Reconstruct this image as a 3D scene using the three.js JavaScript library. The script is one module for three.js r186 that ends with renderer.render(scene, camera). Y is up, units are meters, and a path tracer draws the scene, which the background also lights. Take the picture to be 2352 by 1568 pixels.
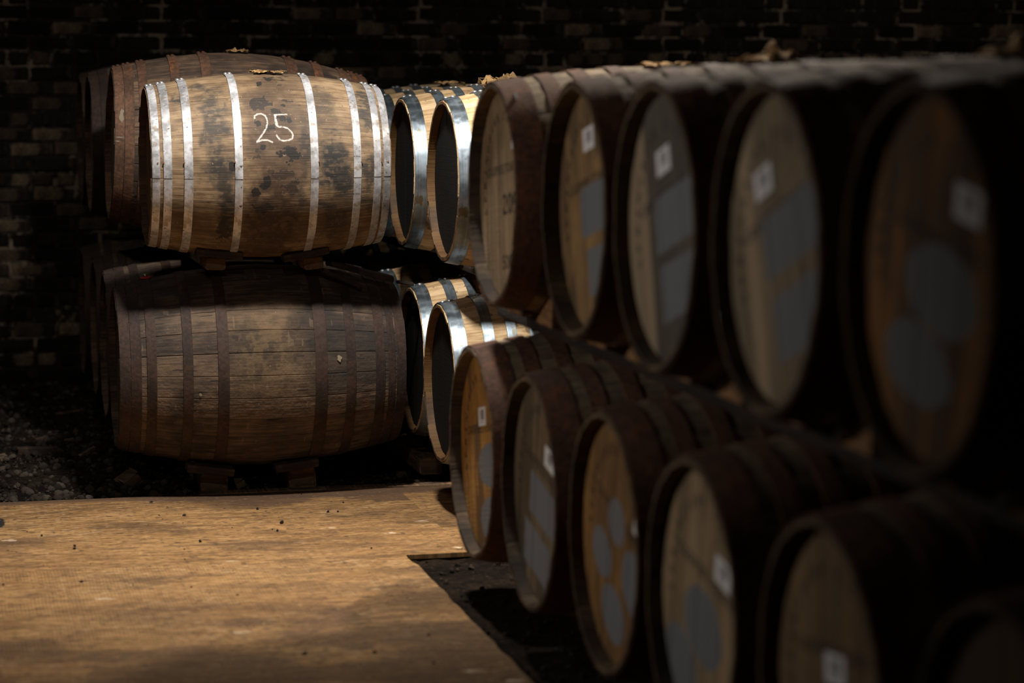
import * as THREE from 'three';
import { mergeGeometries } from 'three/addons/utils/BufferGeometryUtils.js';
import { RectAreaLightUniformsLib } from 'three/addons/lights/RectAreaLightUniformsLib.js';
RectAreaLightUniformsLib.init();

// ---------------------------------------------------------------- camera, light, exposure
const scene = new THREE.Scene();
scene.background = new THREE.Color(0x000000);
const camera = new THREE.PerspectiveCamera(16.0724, 1.5, 0.1, 60);
camera.filmGauge = 36;                                    // 85 mm lens on a 36 mm frame
camera.position.set(0, 1.54, 0);
camera.rotation.set(-0.10567, -0.22853, 0, 'YXZ');
camera.focus = 9.0;
camera.userData.fStop = 1.9;
const renderer = new THREE.WebGLRenderer({ antialias: true });
renderer.toneMapping = THREE.LinearToneMapping;
renderer.toneMappingExposure = 1.0;
renderer.shadowMap.enabled = true;

const LAMP = { x: 1.15, y: 3.3, z: 7.45, color: [1, 0.965, 0.91], power: 37, angle: 0.95, target: [1.2, 0.2, 8.8], soft: 6 };      // over the plywood
const FILL_LAMP2 = { x: -1.88, y: 2.0, z: 6.2, color: [1, 0.94, 0.86], power: 9, angle: 0.62, target: [1.5, 1.05, 5.5] };                // added wall fill, aimed to light the rack heads and spare the floor
const LAMP3 = { x: -0.7, y: 2.95, z: 10.2, color: [1, 0.94, 0.86], power: 1.6, angle: 1.4, target: [0.1, 0.8, 11.5] };              // by the brick wall
const LAMP4 = { x: 2.6, y: 2.9, z: 7.6, color: [1, 0.87, 0.73], power: 19, angle: 1.4, target: [2.2, 0.9, 6.2] };                   // behind the rack
const FILL_LAMP5 = { x: 4.6, y: 2.95, z: 10.4, color: [1, 0.94, 0.86], power: 1.8, angle: 1.4, target: [4.4, 0.8, 12.0] };               // added fill brightening the brick wall beyond the new oak
const FILL_LAMP6 = { x: 0.2, y: 2.9, z: 3.0, color: [1, 0.94, 0.86], power: 10, angle: 0.25, target: [0.95, 0.3, 9.1] };                    // added narrow fill from the camera side, brightening the stack fronts

// ---------------------------------------------------------------- small helpers
function rng(seed) { let s = seed >>> 0; return () => { s = (s + 0x6d2b79f5) >>> 0; let t = Math.imul(s ^ (s >>> 15), 1 | s); t = (t + Math.imul(t ^ (t >>> 7), 61 | t)) ^ t; return ((t ^ (t >>> 14)) >>> 0) / 4294967296; }; }
function hash(x, y, s) { let h = Math.imul(x, 374761393) + Math.imul(y, 668265263) + Math.imul(s, 1274126177); h = Math.imul(h ^ (h >>> 13), 1274126177); return ((h ^ (h >>> 16)) >>> 0) / 4294967296; }
function vn(x, y, s, px = 0, py = 0) {                    // value noise, periodic where a period is given
  let ix = Math.floor(x), iy = Math.floor(y); const fx = x - ix, fy = y - iy;
  const u = fx * fx * (3 - 2 * fx), v = fy * fy * (3 - 2 * fy);
  let jx = ix + 1, jy = iy + 1;
  if (px) { ix = ((ix % px) + px) % px; jx = ((jx % px) + px) % px; }
  if (py) { iy = ((iy % py) + py) % py; jy = ((jy % py) + py) % py; }
  const a = hash(ix, iy, s), b = hash(jx, iy, s), c = hash(ix, jy, s), d = hash(jx, jy, s);
  return a + (b - a) * u + (c - a) * v + (a - b - c + d) * u * v;
}
function fbm(x, y, s, o = 4, px = 0, py = 0) { let v = 0, a = 0.5, t = 0; for (let i = 0; i < o; i++) { v += a * vn(x, y, s + i * 17, px, py); t += a; a *= 0.5; x *= 2; y *= 2; px *= 2; py *= 2; } return v / t; }
const sstep = (a, b, x) => { const t = Math.min(1, Math.max(0, (x - a) / (b - a))); return t * t * (3 - 2 * t); };
const mix = (a, b, t) => a + (b - a) * t;
const mix3 = (a, b, t) => [mix(a[0], b[0], t), mix(a[1], b[1], t), mix(a[2], b[2], t)];
function canvasTex(w, h, px, draw, srgb = true) {         // px(x, y) gives a colour 0..255, draw(ctx) adds to it
  const c = document.createElement('canvas'); c.width = w; c.height = h;
  const ctx = c.getContext('2d');
  if (px) {
    const im = ctx.createImageData(w, h), d = im.data;
    for (let y = 0, i = 0; y < h; y++) for (let x = 0; x < w; x++, i += 4) {
      const p = px(x, y);
      if (typeof p === 'number') d[i] = d[i + 1] = d[i + 2] = p; else { d[i] = p[0]; d[i + 1] = p[1]; d[i + 2] = p[2]; }
      d[i + 3] = p.length > 3 ? p[3] : 255;
    }
    ctx.putImageData(im, 0, 0);
  }
  if (draw) draw(ctx, w, h);
  const t = new THREE.CanvasTexture(c);
  t.colorSpace = srgb ? THREE.SRGBColorSpace : THREE.NoColorSpace;
  t.wrapS = t.wrapT = THREE.RepeatWrapping; t.magFilter = THREE.LinearFilter;
  return t;
}
const rep = (t, a, b) => { const c = t.clone(); c.repeat.set(a, b); return c; };
const used = new Map();
function numbered(n) { const k = used.get(n) ?? 0; used.set(n, k + 1); return k ? n + '_' + String(k).padStart(3, '0') : n; }
function tag(o, label, category, group) { o.userData = { label, category }; if (group) o.userData.group = group; return o; }
const shadow = (m) => { m.castShadow = m.receiveShadow = true; return m; };
function mesh(name, geo, mat, parent) { const m = shadow(new THREE.Mesh(geo, mat)); m.name = parent === scene ? numbered(name) : name; parent.add(m); return m; }
function thing(name, label, category, pos, group) { const g = new THREE.Group(); g.name = numbered(name); g.position.set(...pos); scene.add(g); return tag(g, label, category, group); }
function struct(name, geo, mat, pos) { const m = mesh(name, geo, mat, scene); m.name = name; if (pos) m.position.set(...pos); m.userData.kind = 'structure'; return m; }

class GB {                                                 // collects triangles with normals and uv
  constructor() { this.p = []; this.n = []; this.u = []; this.c = []; this.tint = null; }
  tri(a, b, c, na, nb, nc, ua, ub, uc) {
    const ux = b[0] - a[0], uy = b[1] - a[1], uz = b[2] - a[2], vx = c[0] - a[0], vy = c[1] - a[1], vz = c[2] - a[2];
    const f = [uy * vz - uz * vy, uz * vx - ux * vz, ux * vy - uy * vx];
    const d = f[0] * (na[0] + nb[0] + nc[0]) + f[1] * (na[1] + nb[1] + nc[1]) + f[2] * (na[2] + nb[2] + nc[2]);
    if (d < 0) { [b, c] = [c, b]; [nb, nc] = [nc, nb]; [ub, uc] = [uc, ub]; }
    if (this.tint) this.c.push(...this.tint, ...this.tint, ...this.tint); this.p.push(...a, ...b, ...c); this.n.push(...na, ...nb, ...nc); this.u.push(...ua, ...ub, ...uc);
  }
  quad(a, b, c, d, n, u) { this.tri(a, b, c, n[0], n[1], n[2], u[0], u[1], u[2]); this.tri(a, c, d, n[0], n[2], n[3], u[0], u[2], u[3]); }
  flat(a, b, c, d, n, u) { this.quad(a, b, c, d, [n, n, n, n], u); }
  get() {
    const g = new THREE.BufferGeometry();
    g.setAttribute('position', new THREE.Float32BufferAttribute(this.p, 3)); g.setAttribute('normal', new THREE.Float32BufferAttribute(this.n, 3)); g.setAttribute('uv', new THREE.Float32BufferAttribute(this.u, 2));
    if (this.c.length) g.setAttribute('color', new THREE.Float32BufferAttribute(this.c, 3));
    return g;
  }
}
// a box with chamfered, slightly uneven edges; uv in metres on every face
function woodBox(w, h, d, c = 0.004, seed = 1, wob = 0.0015) {
  const R = rng(seed), g = new THREE.BoxGeometry(w, h, d, 3, 3, 3), p = g.attributes.position, u = g.attributes.uv, n = g.attributes.normal;
  const gx = [-w / 2, -w / 2 + c, w / 2 - c, w / 2], gy = [-h / 2, -h / 2 + c, h / 2 - c, h / 2], gz = [-d / 2, -d / 2 + c, d / 2 - c, d / 2];
  const near = (arr, v, size) => arr[Math.round((v / size + 0.5) * 3)];
  const off = new Map();
  for (let i = 0; i < p.count; i++) {
    const ix = Math.round((p.getX(i) / w + 0.5) * 3), iy = Math.round((p.getY(i) / h + 0.5) * 3), iz = Math.round((p.getZ(i) / d + 0.5) * 3);
    let x = near(gx, p.getX(i), w), y = near(gy, p.getY(i), h), z = near(gz, p.getZ(i), d);
    const e = (ix % 3 === 0) + (iy % 3 === 0) + (iz % 3 === 0);
    if (e >= 2) { const k = c * (e === 3 ? 0.62 : 0.42); if (ix % 3 === 0) x -= Math.sign(x) * k; if (iy % 3 === 0) y -= Math.sign(y) * k; if (iz % 3 === 0) z -= Math.sign(z) * k; }
    const key = ix + ',' + iy + ',' + iz; if (!off.has(key)) off.set(key, [R() - 0.5, R() - 0.5, R() - 0.5]);
    const o = off.get(key); x += o[0] * wob; y += o[1] * wob; z += o[2] * wob;
    p.setXYZ(i, x, y, z);
    const a = Math.abs(n.getX(i)) > 0.5 ? [z, y] : Math.abs(n.getY(i)) > 0.5 ? [z, x] : [x, y]; u.setXY(i, a[0], a[1]);
  }
  g.computeVertexNormals();
  return g;
}

// ---------------------------------------------------------------- textures
const grain = canvasTex(1024, 1024, (x, y) => {            // fibres along u, used as relief
  const u = x / 1024, v = y / 1024;
  let h = 0.5 * fbm(u * 8, v * 128, 3, 3, 8, 128) + 0.3 * fbm(u * 32, v * 256, 9, 2, 32, 256) + 0.2 * fbm(u * 24, v * 24, 5, 3, 24, 24);
  const crack = vn(u * 6, v * 90, 31, 6, 90); if (crack > 0.86) h -= (crack - 0.86) * 2.2;
  return 255 * Math.min(1, Math.max(0, h));
}, null, false);
const crust = canvasTex(1024, 1024, (x, y) => {            // caked dirt
  const u = x / 1024, v = y / 1024;
  return 255 * Math.min(1, Math.max(0, 0.45 * fbm(u * 12, v * 12, 41, 5, 12, 12) + 0.3 * fbm(u * 64, v * 64, 43, 3, 64, 64) + 0.25 * fbm(u * 8, v * 96, 45, 3, 8, 96)));
}, null, false);
// wood of a whole barrel: u along the axis, canvas y round it from the top towards the camera side
function barrelWood(W, H, L, C, N, seed, dark, mid, light, o = {}, draw) {
  const tone = []; const R = rng(seed); for (let i = 0; i < N; i++) tone.push(R());
  return canvasTex(W, H, (x, y) => {
    const u = x / W, v = y / H, sv = v * N, st = Math.floor(sv) % N, fu = u * L, so = st * 3.7;
    const g1 = fbm(fu * 5 + so, v * N * 9, seed + 1, 3, 0, N * 9), g2 = vn(fu * 30 + so, v * N * 34, seed + 5, 0, N * 34);
    const m = fbm(fu * 7, v * 14, seed + 9, 5, 0, 14);
    let k = 0.26 * g1 + 0.18 * g2 + (o.tone ?? 0.2) * tone[st] + 0.3 * m + 0.18 * fbm(fu * 34, v * 80, seed + 41, 3, 0, 80); k = sstep(0.3, 0.82, k);
    let c = k < 0.5 ? mix3(dark, mid, k * 2) : mix3(mid, light, k * 2 - 1);
    const spots = fbm(fu * 26, v * 52, seed + 21, 4, 0, 52);
    const stain = sstep(o.stainAt ?? 0.6, (o.stainAt ?? 0.6) + 0.1, fbm(fu * 4.2, v * 9, seed + 33, 5, 0, 9)) * (o.stain ?? 0.5);
    c = mix3(c, o.stainColor ?? [34, 28, 22], stain * (0.55 + 0.45 * spots));
    if (o.extra) c = o.extra(c, u, v, fu, spots, st);
    return c;
  }, draw);
}
// the chalked barrel: px, py are where the marks sit on its front, in hundredths of its own length and height
const L25 = 0.87, R25 = 0.342, H25 = 0.290, C25 = 2 * Math.PI * R25;
const at25 = (px, py) => { const t = (px - 610) / 287, r = 211 - 34 * t * t; return [(px - 336) / 560, Math.acos(Math.max(-1, Math.min(1, (380 - py) / r))) / (2 * Math.PI)]; };
const blot25 = [                                           // px, py, rx, ry, strength, kind
  [478, 260, 34, 110, 0.55, 'mould'], [500, 420, 30, 90, 0.6, 'mould'], [515, 480, 26, 60, 0.5, 'mould'], [405, 225, 18, 16, 0.7, 'mould'], [455, 200, 22, 10, 0.4, 'mould'],
  [755, 380, 46, 78, 0.8, 'mould'], [775, 500, 34, 90, 0.5, 'mould'], [735, 230, 30, 60, 0.4, 'mould'], [845, 240, 22, 50, 0.6, 'mould'], [840, 400, 20, 80, 0.6, 'mould'], [690, 330, 16, 70, 0.6, 'mould'], [680, 450, 16, 60, 0.5, 'mould'],
  [620, 260, 72, 90, 0.42, 'dirt'], [625, 380, 74, 90, 0.5, 'dirt'], [618, 500, 80, 78, 0.85, 'dirt'], [600, 555, 90, 50, 0.6, 'dirt'],
  [598, 195, 9, 6, 1, 'tar'], [620, 183, 7, 4, 0.9, 'tar'], [655, 180, 14, 8, 0.6, 'tar'], [594, 238, 16, 13, 0.8, 'tar'], [644, 240, 6, 4, 1, 'tar'], [660, 228, 14, 6, 0.7, 'tar'], [622, 252, 12, 5, 0.9, 'tar'], [583, 280, 9, 7, 1, 'tar'], [645, 274, 17, 10, 1, 'tar'],
  [665, 283, 10, 5, 1, 'tar'], [610, 290, 10, 8, 0.8, 'tar'], [592, 333, 7, 10, 1, 'tar'], [640, 345, 18, 12, 1, 'tar'], [658, 352, 13, 14, 1, 'tar'], [622, 345, 8, 6, 0.9, 'tar'], [580, 352, 10, 12, 0.6, 'tar'], [600, 405, 7, 10, 1.2, 'tar'], [574, 433, 9, 9, 1.3, 'tar'], [590, 420, 8, 6, 0.9, 'tar'],
  [590, 470, 16, 14, 0.8, 'tar'], [640, 390, 26, 16, 0.6, 'tar'], [660, 420, 20, 14, 0.6, 'tar'], [505, 525, 16, 20, 0.7, 'tar'], [520, 375, 5, 12, 0.9, 'tar'],
].map(([a, b, rx, ry, s, k]) => { const c = at25(a, b), e = at25(a, Math.min(588, b + ry)), f = at25(a, Math.max(172, b - ry)); return { u: c[0], v: c[1], ru: rx / 560, rv: Math.max(0.004, (e[1] - f[1]) / 2), s, k }; });
const wood25 = barrelWood(2048, 2048, L25, C25, 26, 101, [88, 68, 47], [132, 107, 78], [166, 141, 110], {
  tone: 0.1, stain: 0.4, stainAt: 0.56, stainColor: [66, 52, 40],
  extra(c, u, v, fu, spots) {
    const w1 = fbm(fu * 22, v * 44, 301, 4, 0, 44), w2 = fbm(fu * 70, v * 150, 307, 3, 0, 150), streak = fbm(fu * 7, v * 260, 311, 2, 0, 260);
    for (const b of blot25) {
      const du = Math.abs(u - b.u) / b.ru, dv = Math.abs(v - b.v) / b.rv; if (du > 1.7 || dv > 1.7) continue;
      const d = Math.sqrt(du * du + dv * dv);
      if (b.k === 'tar') c = mix3(c, [28, 22, 18], Math.min(1, b.s * sstep(1.0, 0.8, d + (w1 - 0.5) * 2.6 + (w2 - 0.5) * 2.4)) * 0.9);
      else if (b.k === 'mould') c = mix3(c, [46, 41, 37], Math.min(1, b.s * 1.2) * sstep(1.25, 0.35, d + (w1 - 0.5) * 1.8) * (0.35 + 0.75 * sstep(0.36, 0.58, streak * 0.45 + w2 * 0.55)));
      else c = mix3(c, [66, 47, 33], Math.min(1, b.s * 1.25) * sstep(1.2, 0.5, d + (w1 - 0.5) * 1.6) * (0.4 + 0.6 * sstep(0.3, 0.62, w2 * 0.6 + w1 * 0.4)));
    }
    const fleck = vn(fu * 210, v * 460, 331, 0, 460); if (fleck > 0.965) c = mix3(c, [215, 195, 165], 0.55);
    const low = vn(fu * 160, v * 340, 337, 0, 340); if (low > 0.93) c = mix3(c, [52, 38, 28], 0.5);
    return c;
  },
}, (ctx, W, H) => {                                        // the chalked number, dots of chalk along the strokes
  const R = rng(77), stroke = (pts, w) => {
    for (let i = 0; i + 1 < pts.length; i++) {
      const [x0, y0] = pts[i], [x1, y1] = pts[i + 1], n = Math.ceil(Math.hypot(x1 - x0, y1 - y0) * 26);
      for (let k = 0; k < n; k++) {
        const t = (k + R()) / n, px = mix(x0, x1, t) + (R() - 0.5) * w * (0.6 + 0.8 * R()), py = mix(y0, y1, t) + (R() - 0.5) * w, q = at25(px, py);
        const hole = vn(px * 0.55, py * 0.55, 5) < 0.26; if (hole && R() < 0.8) continue;
        ctx.fillStyle = `rgba(226,220,214,${0.2 + 0.45 * R()})`; ctx.fillRect(q[0] * W - 1, q[1] * H - 0.8, 2.1, 1.4);
      }
    }
  };
  stroke([[575, 270], [576, 264], [583, 260], [592, 259], [600, 263], [604, 271], [604, 280], [601, 290], [595, 299], [588, 308], [580, 318], [577, 321], [590, 317], [602, 317], [614, 322]], 3.4);
  stroke([[622, 262], [640, 261], [652, 261]], 3); stroke([[625, 262], [623, 273], [624, 284], [630, 288], [640, 288], [650, 291], [658, 299], [662, 306], [660, 314], [650, 318], [638, 319], [630, 316], [623, 306]], 3.6);
  stroke([[622, 262], [626, 276], [628, 286]], 3);
});
const woodOld = barrelWood(2048, 1536, 1.07, 2.42, 28, 211, [40, 32, 26], [72, 57, 45], [106, 85, 65], {
  stain: 0.65, stainAt: 0.52, stainColor: [30, 25, 21],
  extra(c, u, v, fu, spots, st) {
    const w = fbm(fu * 40, v * 90, 401, 4, 0, 90);
    const front = sstep(0.20, 0.06, Math.abs(u - 0.5) + 0.25 * (w - 0.5)) * sstep(0.13, 0.03, Math.abs(v - 0.215) + 0.1 * (w - 0.5));
    c = mix3(c, [124, 99, 66], front * 0.62 * (0.35 + 0.65 * sstep(0.35, 0.6, w)));                       // yellowish dried crust on the belly
    const sc = vn(fu * 60, v * 30, 409, 0, 30); if (sc > 0.94) c = mix3(c, [140, 120, 92], 0.35);
    const fl = vn(fu * 240, v * 520, 411, 0, 520); if (fl > 0.975) c = mix3(c, [190, 170, 140], 0.6);
    const ck = vn(fu * 9 + st * 5, v * 28 * 6, 417, 0, 168); if (ck > 0.93) c = mix3(c, [20, 16, 13], 0.7);
    return c;
  },
});
const woodNew = barrelWood(1024, 1024, 0.95, 2.17, 26, 307, [150, 118, 80], [196, 163, 120], [222, 192, 152], {
  stain: 0.6, stainAt: 0.66, stainColor: [92, 72, 46],
  extra(c, u, v, fu, spots) { if (spots > 0.66) c = mix3(c, [86, 66, 44], sstep(0.66, 0.74, spots) * 0.6); return c; },
});
const woodRack = barrelWood(1024, 1024, 1.0, 2.25, 26, 409, [80, 69, 56], [130, 113, 91], [168, 149, 121], { stain: 0.6, stainAt: 0.55, stainColor: [42, 36, 31] });

function hoopTex(seed, fn, W = 1024, H = 256) { return canvasTex(W, H, (x, y) => fn(x / W, y / H)); }      // covers 1 m x 0.25 m
const galvWorn = hoopTex(1, (u, v) => {
  const m = fbm(u * 12, v * 3, 501, 4, 12, 3), f = fbm(u * 90, v * 24, 505, 3, 90, 24), p = vn(u * 180, v * 46, 507, 180, 46);
  let c = mix3([168, 166, 166], [222, 220, 222], sstep(0.3, 0.7, m * 0.6 + f * 0.4));
  if (p > 0.93) c = mix3(c, [60, 50, 44], 0.85);
  const rust = sstep(0.64, 0.72, fbm(u * 30, v * 9, 511, 4, 30, 9)); c = mix3(c, [150, 124, 98], rust * 0.45);
  const scr = vn(u * 14, v * 130, 515, 14, 130); if (scr > 0.95) c = mix3(c, [240, 238, 236], 0.6);
  return c;
});
const galvClean = hoopTex(2, (u, v) => {
  const m = fbm(u * 9, v * 3, 521, 4, 9, 3), f = fbm(u * 60, v * 16, 525, 3, 60, 16), s = fbm(u * 5, v * 64, 527, 2, 5, 64);
  let c = mix3([128, 139, 146], [182, 192, 199], sstep(0.25, 0.75, m * 0.5 + f * 0.2 + s * 0.3));
  const st = sstep(0.68, 0.74, fbm(u * 24, v * 8, 531, 4, 24, 8)); c = mix3(c, [120, 102, 66], st * 0.6);
  return c;
});
const rusty = hoopTex(3, (u, v) => {
  const m = fbm(u * 10, v * 3, 541, 5, 10, 3), f = fbm(u * 100, v * 26, 545, 3, 100, 26);
  let c = mix3([80, 60, 49], [124, 92, 74], sstep(0.28, 0.72, m * 0.55 + f * 0.45));
  const o = sstep(0.66, 0.74, fbm(u * 7, v * 3, 551, 5, 7, 3)); c = mix3(c, [156, 92, 46], o * 0.5 * sstep(0.3, 0.6, f));
  const w = vn(u * 150, v * 40, 555, 150, 40); if (w > 0.965) c = mix3(c, [190, 160, 130], 0.6);
  return c;
});
const rough1 = canvasTex(512, 128, (x, y) => { const u = x / 512, v = y / 128; return 255 * mix(0.3, 0.62, sstep(0.25, 0.75, fbm(u * 24, v * 6, 561, 4, 24, 6))); }, null, false);
const timberTex = canvasTex(1024, 512, (x, y) => {
  const u = x / 1024, v = y / 512, g = fbm(u * 5, v * 70, 601, 4, 5, 70), m = fbm(u * 10, v * 6, 605, 5, 10, 6), f = fbm(u * 80, v * 60, 607, 3, 80, 60);
  let c = mix3([70, 54, 40], [140, 112, 82], sstep(0.3, 0.7, g * 0.5 + m * 0.3 + f * 0.2));
  return mix3(c, [44, 35, 28], sstep(0.55, 0.7, m) * 0.6);
});
const plyTex = canvasTex(2048, 2048, (x, y) => {           // 2.6 m x 4.4 m of board; canvas y from the far edge towards the camera
  const X = x / 2048 * 2.6, Z = y / 2048 * 4.4;
  const m = fbm(X * 1.6, Z * 2.4, 701, 5), g = fbm(X * 9, Z * 60, 703, 3), f = fbm(X * 60, Z * 130, 707, 3), f2 = fbm(X * 40, Z * 100, 709, 4);
  let c = mix3([122, 86, 47], [186, 143, 90], sstep(0.3, 0.7, m * 0.26 + g * 0.26 + f * 0.24 + f2 * 0.24));
  c = mix3(c, [206, 178, 140], sstep(0.6, 0.72, fbm(X * 34, Z * 120, 711, 4)) * 0.55 * sstep(0.42, 0.6, fbm(X * 3, Z * 5, 713, 3)));
  c = mix3(c, [70, 52, 36], sstep(0.63, 0.72, fbm(X * 40, Z * 130, 717, 4)) * 0.7);
  c = mix3(c, [98, 72, 47], sstep(0.56, 0.7, fbm(X * 7, Z * 22, 719, 5)) * 0.4);
  const worn = 0.5 + (fbm(X * 2.6, Z * 4.5, 729, 5) - 0.5) * 1.5 + (f2 - 0.5) * 0.5; c = mix3(c, [78, 56, 35], sstep(0.42, 0.62, worn + 0.22 * Math.min(1, Math.max(-1, (Z - 2.1) / 0.9))) * 0.5);                 // ragged browner patches, growing towards the camera: light falloff painted into the board
  const edge = 0.11 + 0.16 * (fbm(X * 2.2, 1.3, 723, 4) - 0.42) + 0.05 * (f2 - 0.5);                       // darker ragged band and patches along the far edge
  c = mix3(c, [80, 58, 42], sstep(edge + 0.02, edge - 0.05, Z) * 0.75);
  const q = [[2.10, 0.16, 0.16, 0.13], [2.62, 0.17, 0.24, 0.12]];
  for (const [qx, qz, rx, rz] of q) { const d = Math.hypot((X - qx + (Z - qz) * 0.4) / rx, (Z - qz) / rz) + (f2 - 0.5) * 0.7; c = mix3(c, [84, 60, 42], sstep(1.1, 0.85, d) * 0.7); }
  const hole = Math.hypot((X - 1.08) / 0.035, (Z - 0.42) / 0.12) + (f2 - 0.5) * 0.5; c = mix3(c, [30, 23, 18], sstep(1.05, 0.9, hole));
  const pit = vn(X * 70, Z * 260, 741), lite = vn(X * 50, Z * 210, 743); if (pit > 0.86) c = mix3(c, [72, 50, 31], sstep(0.86, 0.93, pit) * 0.6); if (lite > 0.86) c = mix3(c, [216, 184, 140], sstep(0.86, 0.95, lite) * 0.45);
  const fleck = vn(X * 260, Z * 300, 727); if (fleck > 0.985) c = mix3(c, [40, 28, 20], 0.7); else if (fleck < 0.006) c = mix3(c, [230, 212, 180], 0.7);
  return c;
}, (ctx) => {                                              // pale scuffs and dark crumbs trodden in
  const R = rng(9);
  for (let i = 0; i < 26; i++) { ctx.fillStyle = `rgba(228,206,178,${0.25 + 0.4 * R()})`; const x = R() * 2048, y = 150 + R() * 1500; for (let k = 0; k < 9; k++) { ctx.beginPath(); ctx.ellipse(x + (R() - 0.5) * 34, y + (R() - 0.5) * 12, 3 + R() * 12, 1 + R() * 3, 0, 0, 7); ctx.fill(); } }
  for (let i = 0; i < 240; i++) { ctx.fillStyle = `rgba(38,26,18,${0.4 + 0.5 * R()})`; ctx.beginPath(); ctx.ellipse(R() * 2048, R() * 1900, 1 + R() * 5, 1 + R() * 2.2, R() * 3, 0, 7); ctx.fill(); }
  ctx.lineWidth = 1.4; for (let i = 0; i < 46; i++) { ctx.strokeStyle = `rgba(50,34,22,${0.3 + 0.4 * R()})`; const x = R() * 2048, y = R() * 1800; ctx.beginPath(); ctx.moveTo(x, y); ctx.lineTo(x + (R() - 0.5) * 120, y + (R() - 0.5) * 24); ctx.stroke(); }
});
const plyBump = canvasTex(1024, 1024, (x, y) => {          // 0.5 m x 0.5 m: worn ribs and fibre
  const u = x / 1024, v = y / 1024, rib = 0.5 + 0.5 * Math.sin((u * 46 + 0.5 * vn(u * 6, v * 6, 731, 6, 6)) * 2 * Math.PI);
  return 255 * Math.min(1, Math.max(0, 0.5 * rib * sstep(0.3, 0.6, vn(u * 4, v * 4, 733, 4, 4)) + 0.5 * fbm(u * 60, v * 40, 735, 3, 60, 40)));
}, null, false);
const earthTex = canvasTex(1024, 1024, (x, y) => {         // 1 m x 1 m
  const u = x / 1024, v = y / 1024, m = fbm(u * 6, v * 6, 741, 6, 6, 6), f = fbm(u * 70, v * 70, 743, 3, 70, 70);
  let c = mix3([17, 13, 10], [44, 34, 25], sstep(0.3, 0.72, m * 0.55 + f * 0.45));
  const k = vn(u * 150, v * 150, 747, 150, 150); if (k > 0.95) c = mix3(c, [140, 118, 92], 0.6);
  return c;
});
const earthBump = canvasTex(1024, 1024, (x, y) => { const u = x / 1024, v = y / 1024; return 255 * (0.5 * fbm(u * 12, v * 12, 751, 5, 12, 12) + 0.5 * fbm(u * 60, v * 60, 753, 3, 60, 60)); }, null, false);
const brickTex = canvasTex(512, 512, (x, y) => {           // 0.5 m x 0.5 m of sooty brick with the remains of limewash
  const u = x / 512, v = y / 512, m = fbm(u * 10, v * 10, 761, 5, 10, 10), f = fbm(u * 60, v * 60, 763, 3, 60, 60);
  let c = mix3([34, 29, 25], [84, 69, 59], sstep(0.3, 0.7, m * 0.6 + f * 0.4));
  c = mix3(c, [104, 58, 46], sstep(0.58, 0.7, fbm(u * 6, v * 6, 765, 4, 6, 6)) * 0.45);
  return mix3(c, [156, 142, 122], sstep(0.6, 0.72, fbm(u * 8, v * 8, 767, 5, 8, 8)) * 0.6);
});
const limeTex = canvasTex(512, 512, (x, y) => {
  const u = x / 512, v = y / 512, m = fbm(u * 10, v * 10, 771, 5, 10, 10), f = fbm(u * 60, v * 60, 773, 3, 60, 60);
  const c = mix3([60, 51, 43], [170, 148, 122], sstep(0.3, 0.72, m * 0.65 + f * 0.35));
  return mix3(c, [178, 160, 134], sstep(0.6, 0.72, fbm(u * 7, v * 7, 775, 5, 7, 7)) * 0.55);
});
const mortarTex = canvasTex(512, 512, (x, y) => {
  const u = x / 512, v = y / 512, m = fbm(u * 9, v * 9, 781, 5, 9, 9), f = fbm(u * 80, v * 80, 783, 3, 80, 80);
  return mix3(mix3([26, 22, 19], [58, 50, 42], f), [160, 142, 118], sstep(0.5, 0.68, m * 0.7 + f * 0.3));
});
const clothTex = canvasTex(256, 256, (x, y) => {
  const w = (0.5 + 0.5 * Math.sin(x / 256 * Math.PI * 96)) * (0.5 + 0.5 * Math.sin(y / 256 * Math.PI * 96)), m = fbm(x / 40, y / 40, 791, 4);
  return mix3([92, 70, 44], [186, 152, 104], 0.35 * w + 0.65 * sstep(0.3, 0.7, m));
});

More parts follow.
